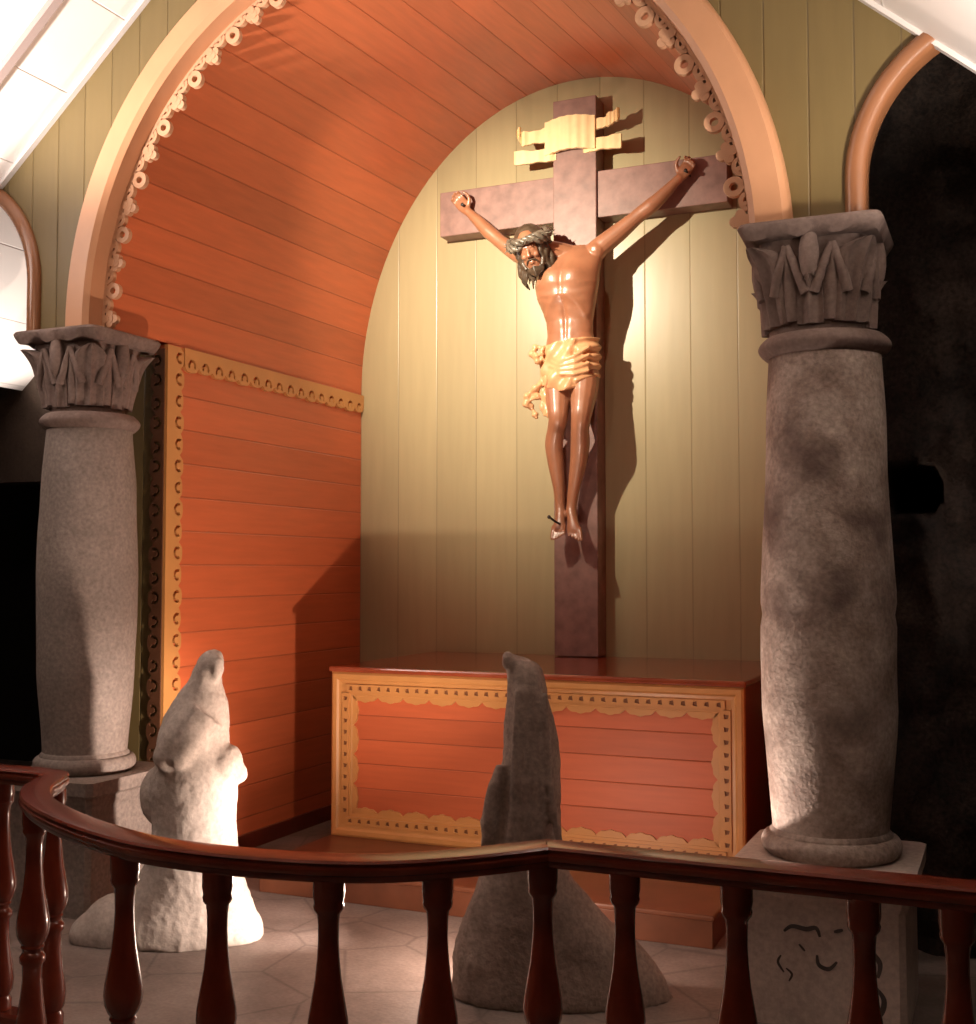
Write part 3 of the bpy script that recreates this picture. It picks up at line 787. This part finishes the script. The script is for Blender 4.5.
# feet pointing down, with five toes each
def foot(ax, ay, tx, ty, Ya, Yt, sgn):
    A, T = W(ax, ay, Ya), W(tx, ty, Yt); d = (T - A).normalized(); X = Vector((1, 0, 0)); N_ = X.cross(d).normalized()
    rings = []
    for f, wd, th in ((-.05, .033, .036), (.15, .034, .036), (.4, .034, .030), (.7, .040, .024), (.9, .043, .017), (1.0, .042, .010)):
        c = A.lerp(T, f); rings.append([c + X * wd * math.cos(2 * math.pi * j / 16) + N_ * th * math.sin(2 * math.pi * j / 16) for j in range(16)])
    b.rings(rings)
    b.ball(A + Vector((0, .035, -.012)), (.030, .036, .034), 12)
    for k in range(5):
        u = (k - 2) * .0185 * sgn; L = (.050, .052, .046, .038, .030)[k]; r = (.0112, .0078, .0076, .0074, .0070)[k]
        p = T + X * u - d * .004 * abs(k - 1); b.tube([p - d * .035 - N_ * .000, p + d * L * .5, p + d * L], [r * 1.1, r * 1.1, r * .85], 8); b.ball(p + d * L, r * .85, 8)
foot(561, 513, 558.5, 532, 6.755, 6.70, 1)
foot(571.5, 512, 574.5, 533, 6.74, 6.685, -1)
# arms
armL = [(546, 262, 6.75, .062), (532, 259, 6.755, .060), (518, 254, 6.765, .054), (502, 243, 6.775, .044), (496, 238, 6.778, .043), (488, 231, 6.78, .045), (478, 221, 6.785, .037), (470, 213.5, 6.79, .028), (467, 211, 6.79, .027)]
armR = [(594, 252, 6.75, .062), (604, 244, 6.755, .061), (618, 233, 6.765, .056), (634, 219.5, 6.77, .045), (641, 213.5, 6.772, .044), (651, 206, 6.775, .047), (663, 195, 6.78, .039), (675, 182.5, 6.785, .029), (680, 178, 6.79, .028)]
limb(armL); limb(armR)
# hands: palm, four curled fingers and thumb
def hand(wx, wy, hx, hy, thumb, curl):
    A, H = W(wx, wy, 6.79), W(hx, hy, 6.80); d = (H - A).normalized()
    side = Vector((d.z, 0, -d.x)); fwd_ = Vector((0, -1, 0))
    PL = .085
    ring = []
    for f, hwid, th in ((-.15, .026, .022), (.15, .034, .02), (.6, .043, .019), (1.0, .042, .017)):
        c = A + d * (PL * f)
        ring.append([c + side * hwid * math.cos(2 * math.pi * j / 14) + fwd_ * th * math.sin(2 * math.pi * j / 14) for j in range(14)])
    b.rings(ring)
    for k in range(4):
        L = (.066, .076, .071, .056)[k]; s = (k - 1.5) * .0215 * thumb * -1
        p0 = A + d * (PL * .95) + side * s; p = [p0 - d * .02, p0]; ang = .25 * curl; dd = d.copy()
        for seg in (.45, .32, .23):
            dd = (d * math.cos(ang) + fwd_ * math.sin(ang)).normalized(); p.append(p[-1] + dd * L * seg); ang += .62 * curl
        b.tube(p, [.0105, .0105, .0098, .009, .007], 8); b.ball(p[-1], .0072, 8)
    q0 = A + d * (PL * .30) + side * thumb * .030
    tp = [q0, q0 + (d * .6 + side * thumb * .8 + fwd_ * .2).normalized() * .036, q0 + (d * .8 + side * thumb * .62 + fwd_ * .35).normalized() * .064, q0 + (d * .95 + side * thumb * .38 + fwd_ * .5).normalized() * .086]
    b.tube(tp, [.015, .0125, .011, .008], 8); b.ball(tp[-1], .008, 8)
hand(467, 211, 458, 199, 1, .9)
hand(680, 178, 690, 163, -1, 1.35)
# neck and head
HCN = W(532, 251, 6.605)
HM = Matrix.Rotation(R(4), 3, 'Z') @ Matrix.Rotation(R(-14), 3, 'Y') @ Matrix.Rotation(R(22), 3, 'X')
def hp(x, y, z): return HCN + HM @ (Vector((x, y, z)) * 1.1)
b.tube([W(570, 256, 6.745), W(560, 252, 6.71), W(549, 250, 6.665), hp(0, .03, -.02)], [.068, .060, .058, .055], 14)
b.ball(hp(0, .015, .035), (.086, .108, .108), 20, HM)               # skull
b.ball(hp(0, -.035, -.045), (.061, .062, .083), 18, HM)             # jaw
b.ball(hp(0, -.062, .005), (.058, .039, .061), 16, HM)              # face
b.ball(hp(0, -.088, .032), (.046, .014, .011), 12, HM)              # brow
b.tube([hp(0, -.088, .028), hp(0, -.104, .004), hp(0, -.113, -.014), hp(0, -.098, -.022)], [.008, .0105, .014, .010], 8)
for s in (-1, 1):
    b.ball(hp(s * .012, -.098, -.018), .008, 8)
    b.ball(hp(s * .033, -.080, -.016), (.020, .016, .017), 10, HM)  # cheekbone
    b.ball(hp(s * .024, -.0865, .014), (.014, .009, .008), 10, HM)  # closed eye
    b.ball(hp(s * .078, .012, .0), (.010, .018, .030), 10, HM)      # ear
b.ball(hp(0, -.093, -.046), (.020, .008, .005), 10, HM); b.ball(hp(0, -.092, -.057), (.017, .009, .006), 10, HM)   # lips
me = remesh(b, 'figure', .0056, Vector(t['base']), 4, fac=.4)
fig = obj('figure', me, M_flesh, t, label='varnished reddish brown carved figure with arms raised')
fig['base'] = t['base']
def sub(name, mb, mt, voxel=None, smooth=60, label=None, it=3):
    if voxel: o_ = obj(name, remesh(mb, name, voxel, Vector(t['base']), it), mt, fig)
    else: o_ = obj(name, mb, mt, fig, smooth=smooth)
    o_['base'] = t['base']
    if label: o_['label'] = label
    return o_
# hair: cap and long wavy locks; beard
h = MB()
h.ball(hp(0, .035, .05), (.100, .112, .108), 18, HM)
rnd = random.Random(3)
for k in range(30):
    a = R(-62) + R(304) * k / 29; x, y = math.sin(a) * .088, math.cos(a) * .105 + .03
    if y < -.045: y = -.045
    L = .15 + .07 * rnd.random(); pts = []
    for q in range(7):
        f = q / 6; wv = .013 * math.sin(f * 9 + k * 1.7)
        pts.append(hp(x * (1 + .22 * f) + wv, y + .01 * math.cos(f * 8 + k) + .01 * f, .075 - (L + .06) * f))
    h.tube(pts, [.017, .019, .018, .016, .014, .011, .005], 8)
for k in range(9):
    s = (k - 4) / 4; h.tube([hp(s * .045, -.075 + abs(s) * .03, -.072), hp(s * .040, -.090 + abs(s) * .03, -.10), hp(s * .026, -.088 + abs(s) * .018, -.135 + abs(s) * .02)], [.012, .013, .006], 8)
for s in (-1, 1):
    h.tube([hp(s * .004, -.102, -.034), hp(s * .022, -.092, -.040), hp(s * .034, -.078, -.062)], [.006, .007, .006], 8)
    h.tube([hp(s * .066, -.03, .0), hp(s * .060, -.050, -.045), hp(s * .044, -.070, -.085)], [.012, .014, .013], 8)
sub('hair', h, M_hair, .005, it=2, label='dark brown wavy hair and beard')
c = MB()
for st_ in range(3):
    pts = []
    for q in range(41):
        a = 2 * math.pi * q / 40; r = 1 + .09 * math.sin(a * 7 + st_ * 2.1)
        pts.append(hp(.112 * r * math.sin(a), .018 - .124 * r * math.cos(a), .062 + .017 * math.cos(a * 7 + st_ * 2.1) + .012 * math.sin(a * 3 + st_)))
    c.tube(pts, .0155, 8)
for k in range(26):
    a = 2 * math.pi * k / 26 + .1; p = Vector((.116 * math.sin(a), .018 - .128 * math.cos(a), .062 + .01 * math.sin(k * 5)))
    dd = Vector((math.sin(a), -math.cos(a), math.sin(k * 3.1) * .9)).normalized()
    c.tube([hp(*p), hp(*(p + dd * .038))], [.0065, .001], 6)
sub('crown_of_thorns', c, M_thorn, label='twisted grey crown of thorns')
# loincloth with diagonal folds
l = MB(); rings = []
for i in range(30):
    f = i / 29; y = 343 + 43 * f
    xl = 545 - 1.5 * math.sin(f * 3); xr = 598 + 1.2 * math.sin(f * 4)
    A, B = W(xl, y, 6.735), W(xr, y, 6.735); cc = (A + B) / 2; hw = (B.x - A.x) / 2 + .006; ring = []
    for j in range(72):
        a = 2 * math.pi * j / 72; ca, sa = math.cos(a), math.sin(a)
        if ca > .35: fold = .011 * math.sin(f * 30 + ca * 2)
        else: fold = .012 * math.sin(a * 9 + f * 9) + .007 * math.sin(a * 4 - f * 12)
        sag = -.055 * f * max(0, -sa) * (1 - abs(ca + .08) * .9)
        hd = (.125 + .012 * f) if sa < 0 else .09
        ring.append(cc + Vector(((hw + fold) * ca, (hd + fold) * sa, sag + .03 * (1 - f) * ca * .6)))
    rings.append(ring)
l.rings(rings)
for k in range(4):
    l.tube([W(546, 352 + k * 6, 6.66), W(560, 362 + k * 4, 6.605), W(574, 356 + k * 6, 6.60), W(590, 346 + k * 8, 6.64)], [.012, .014, .013, .010], 8)
lc = sub('loincloth', l, M_cloth, .0075, it=2, label='gilded folded loincloth')
d = MB()
for k, (pix, r) in enumerate((([(545, 350), (537, 347), (532, 353), (537, 361), (544, 358)], .022), ([(543, 352), (537, 356), (534, 350)], .018),
        ([(546, 360), (543, 374), (540, 386), (536, 396)], .020), ([(548, 364), (546, 384), (546, 402), (549, 418)], .018),
        ([(541, 384), (531, 392), (525, 400), (528, 408)], .022), ([(538, 390), (530, 402), (534, 412), (537, 419)], .021),
        ([(544, 388), (542, 404), (545, 416)], .017), ([(540, 396), (527, 402), (526, 405)], .020))):
    P_ = catmull([W(x, y, 6.66 - .012 * math.sin(k * 2.1)) for x, y in pix], 6); n = len(P_)
    d.tube(P_, [r * (.75 + .35 * math.sin(i * 1.1 + k)) for i in range(n)], 10)
dr = sub('cloth_drape', d, M_cloth, .006, it=2, label='gilded knot and hanging end of the loincloth')
for x, y, Y, L in ((463, 205, 6.755, .07), (686, 171, 6.755, .05)):
    n_ = MB(); p = W(x, y, Y); n_.tube([p + Vector((0, .1, 0)), p + Vector((0, -.01, 0))], .006, 8); n_.ball(p + Vector((0, -.012, 0)), (.012, .006, .012), 8); obj('nail', n_, M_iron, t, smooth=60)
n_ = MB(); p = W(556, 522, 6.66); q = W(549, 517, 6.62); n_.tube([W(562, 525, 6.72), p, q], .007, 8); n_.ball(q, .012, 8); obj('nail', n_, M_iron, t, smooth=60)

# ------------------------------------------------------------------ stone figures
def statue(name, rows, d0, depth, mt, label, extra=None, seed=0, base_xy=None, ampl=.006):
    def P_(px, py, dd): return EYEP + ray(px, py) * dd        # a point at camera distance dd along the axis
    b = MB(); rings = []
    rows2 = []
    for i in range(len(rows) - 1):
        for k in range(4):
            f = k / 4; rows2.append([rows[i][q] + (rows[i + 1][q] - rows[i][q]) * f for q in range(len(rows[i]))])
    rows2.append(list(rows[-1]))
    back = Vector((FW.x, FW.y, 0)).normalized()
    for row in rows2:
        y, xl, xr, dp = row
        A, B = P_(xl, y, d0), P_(xr, y, d0); cc = (A + B) / 2; hw = (B - A).length / 2
        A2 = Vector((RT.x, RT.y, 0))
        rings.append([Vector((cc.x, cc.y, max(cc.z, .0))) + A2 * hw * math.cos(2 * math.pi * j / 32) + back * dp * math.sin(2 * math.pi * j / 32) for j in range(32)])
    b.rings(rings)
    if extra: extra(b, P_, back)
    base = P_((rows[-1][1] + rows[-1][2]) / 2, rows[-1][0], d0); base.z = 0
    def disp(p): return ampl * noise.fractal(p * 7 + Vector((seed, 0, 0)), 1, 2, 4) + .003 * noise.noise(p * 40)
    me = remesh(b, name, .012, base, 4, disp)
    for v in me.vertices:
        if v.co.z < 0.002: v.co.z = 0
    o = obj(name, me, mt); o.location = base; o['label'] = label; o['category'] = 'statue'
    return o
rowsL = [(650, 209, 219, .02), (654, 202, 223, .05), (662, 197, 224, .065), (672, 193, 223, .07), (680, 189, 221, .075), (690, 181, 224, .09), (700, 174, 227, .105), (715, 165, 229, .12), (730, 160, 229, .13), (742, 157, 229, .135), (752, 158, 230, .14), (764, 156, 236, .14), (776, 150, 238, .14), (790, 149, 238, .14), (806, 152, 237, .145), (825, 153, 236, .15), (845, 150, 237, .155), (865, 144, 240, .16), (885, 130, 246, .17), (900, 112, 252, .18), (915, 98, 257, .20), (935, 90, 258, .22)]
DL, DR = 5.14, 4.42
def exL(b, P_, bk):
    # mantle falling over the left arm, elbow knob on the right, low mound of the train at the left
    a, c_ = P_(206, 712, DL - .05), P_(167, 757, DL - .10); b.tube([a, a.lerp(c_, .35), a.lerp(c_, .7), c_], [.10, .105, .088, .062], 18); b.ball(c_, .060, 14)
    a, c_ = P_(196, 735, DL - .10), P_(180, 758, DL - .13); b.tube([a, c_], [.075, .05], 14); b.ball(c_, .05, 12)
    b.ball(P_(228, 764, DL - .03), (.055, .08, .085), 14); b.ball(P_(240, 774, DL - .02), (.032, .04, .042), 12)
    b.ball(P_(160, 795, DL + .04), (.085, .09, .13), 16)
    b.ball(P_(217, 668, DL - .05), (.030, .033, .055), 14)                        # bowed head under the hood
    for x, r in ((150, (.20, .17, .26)), (118, (.17, .15, .17)), (98, (.12, .12, .10)), (185, (.2, .2, .14)), (240, (.09, .12, .12))):
        p = P_(x, 928, DL - .02); p.z = .02; b.ball(p, r, 18)
statue('stone_statue', rowsL, DL, .2, M_statL, 'pale rough stone figure with bowed hood beside the left column', exL, 1, ampl=.004)
rowsR = [(652, 503, 510, .015), (657, 502, 520, .03), (662, 504, 533, .05), (668, 506, 541, .065), (680, 508, 545, .08), (700, 506, 549, .09), (720, 504, 555, .10), (740, 503, 558, .11), (760, 502, 560, .115), (780, 499, 561, .12), (800, 495, 561, .125), (820, 490, 561, .13), (840, 486, 562, .135), (860, 483, 564, .14), (880, 478, 573, .15), (900, 470, 590, .155), (920, 462, 610, .16), (940, 456, 636, .165), (958, 452, 652, .17), (978, 452, 666, .175), (1005, 453, 674, .18)]
def exR(b, P_, bk):
    b.ball(P_(508, 661, DR - .03), (.024, .03, .038), 12)                       # small face under the hood
    b.tube([P_(500, 764, DR - .07), P_(494, 790, DR - .09), P_(489, 825, DR - .09), P_(485, 860, DR - .08)], [.018, .03, .03, .02], 10)   # edge of the cloak
    for k in range(4): b.tube([P_(515 + k * 10, 690, DR - .085), P_(514 + k * 12, 780, DR - .115), P_(508 + k * 18, 870, DR - .135)], [.008, .013, .016], 8)
statue('stone_statue', rowsR, DR, .2, M_statR, 'tall dark stone figure in front of the altar, seen in profile', exR, 5)

# floor spotlight behind the right figure
for LP, aim, lab in ((LAMP, Vector((-1, 0, .55)), 'small black floor spotlight behind the dark stone figure, aimed at the pale figure'), (LAMP2, Vector((.9, .1, .75)), 'small black floor spotlight peeking over the right flank of the dark stone figure')):
    t = thing('floor_spotlight', lab, 'spotlight', (LP.x, LP.y, 0), 'floor spotlights')
    m = MB(); m.lathe([(.05, 0), (.05, .012), (.012, .016), (.010, LP.z - .10), (.004, LP.z - .06)], (LP.x, LP.y, 0), 20); obj('base', m, M_iron, t, smooth=40)
    a_ = aim.normalized(); m = MB(); m.tube([LP - a_ * .09 - Vector((0, 0, .03)), LP - a_ * .05 - Vector((0, 0, .03)), LP - Vector((0, 0, .03))], [.022, .034, .040], 18); obj('housing', m, M_iron, t, smooth=40)

# ------------------------------------------------------------------ communion rail
ZR = .913
def rz(px, py): p = onZ(px, py, ZR); return Vector((p.x, p.y, 0))
yS = 2.762
ctl = [Vector((-3.75, 3.08, 0)), Vector((-3.3, 3.08, 0)), Vector((-3.0, 3.085, 0)), Vector((-2.885, 3.055, 0)), Vector((-2.835, 2.98, 0)), Vector((-2.755, 2.845, 0)), Vector((-2.60, 2.695, 0)), Vector((-2.326, 2.535, 0)), Vector((-2.034, 2.42, 0)), Vector((-1.829, 2.39, 0)), Vector((-1.607, 2.40, 0)), Vector((-1.373, 2.46, 0)), Vector((-1.19, 2.60, 0)), Vector((-1.051, yS, 0))]
path = catmull(ctl, 10)
straight = [Vector((-1.05 + .02, yS, 0)), Vector((-.5, yS, 0)), Vector((.64, yS, 0))]
t = thing('communion_rail', 'varnished mahogany communion rail with turned balusters across the foreground', 'railing', (-1.6, 2.6, 0))
def offs(path):
    out = []
    for i, p in enumerate(path):
        a = path[max(i - 1, 0)]; c_ = path[min(i + 1, len(path) - 1)]; tt = (c_ - a).normalized(); out.append((p, Vector((-tt.y, tt.x, 0))))
    return out
prof = [(-.030, -.068), (.030, -.068), (.034, -.060), (.034, -.050), (.044, -.044), (.047, -.034), (.046, -.026), (.040, -.022), (.040, -.016), (.045, -.010), (.040, -.003), (.025, 0), (-.025, 0), (-.040, -.003), (-.045, -.010), (-.040, -.016), (-.040, -.022), (-.046, -.026), (-.047, -.034), (-.044, -.044), (-.034, -.050), (-.034, -.060)]
m = MB()
full = path + straight
m.rings([[p + nn * u + Vector((0, 0, ZR + z * .80)) for u, z in prof] for p, nn in offs(full)])
obj('handrail', m, M_rail, t, smooth=35)
m = MB()
pb = [(-.04, .04), (.04, .04), (.045, .06), (.04, .10), (.03, .11), (-.03, .11), (-.04, .10), (-.045, .06)]
m.rings([[p + nn * u + Vector((0, 0, z)) for u, z in pb] for p, nn in offs(full)])
obj('bottom_rail', m, M_rail, t, smooth=35)
bprof = [(.037, .862), (.037, .822), (.034, .806), (.036, .799), (.034, .790), (.027, .781), (.0245, .758), (.024, .72), (.026, .68), (.031, .63), (.040, .578), (.0465, .540), (.0485, .516), (.046, .494), (.038, .474), (.031, .464), (.034, .457), (.029, .450), (.028, .442),
         (.037, .43), (.037, .414), (.029, .404), (.028, .36), (.033, .31), (.042, .245), (.046, .21), (.042, .17), (.034, .155), (.040, .14), (.040, .105)]
bprof = bprof[::-1]
# arc-length positions of the balusters along the rail, found from where each one stands in the row
def nearest(px):
    best = None
    for i in range(len(full) - 1):
        for k in range(6):
            p = full[i].lerp(full[i + 1], k / 6); v = Vector((p.x, p.y, ZR - .07)) - EYEP; x = 488 + FPX * v.dot(RT) / v.dot(FW)
            yield abs(x - px), p
def pick(px, pred=lambda p: True): return min(((d_, tuple(p)) for d_, p in nearest(px) if pred(p)))[1]
spots = [pick(x, lambda p: p.y < 2.79) for x in (125, 218, 328, 437, 543, 640, 745, 857, 968)]
spots.insert(0, pick(30, lambda p: 2.60 < p.y < 2.95 and p.x < -2.5)); spots.insert(0, pick(63, lambda p: p.y > 2.98 and p.x > -2.95)); spots.insert(0, pick(3, lambda p: p.y > 3.0))
spots += [(.18, yS, 0), (.42, yS, 0)]
mb = MB(); mb.lathe(bprof, (0, 0, 0), 28)
bme = mesh_from(mb, 'baluster', smooth=40); bme.materials.append(M_rail)
for x, y, _ in spots:
    o = bpy.data.objects.new('baluster', bme); COL.objects.link(o); o.parent = t; o.location = Vector((x, y, 0)) - Vector(t['base'])

for o in bpy.data.objects:
    if 'base' in o: del o['base']
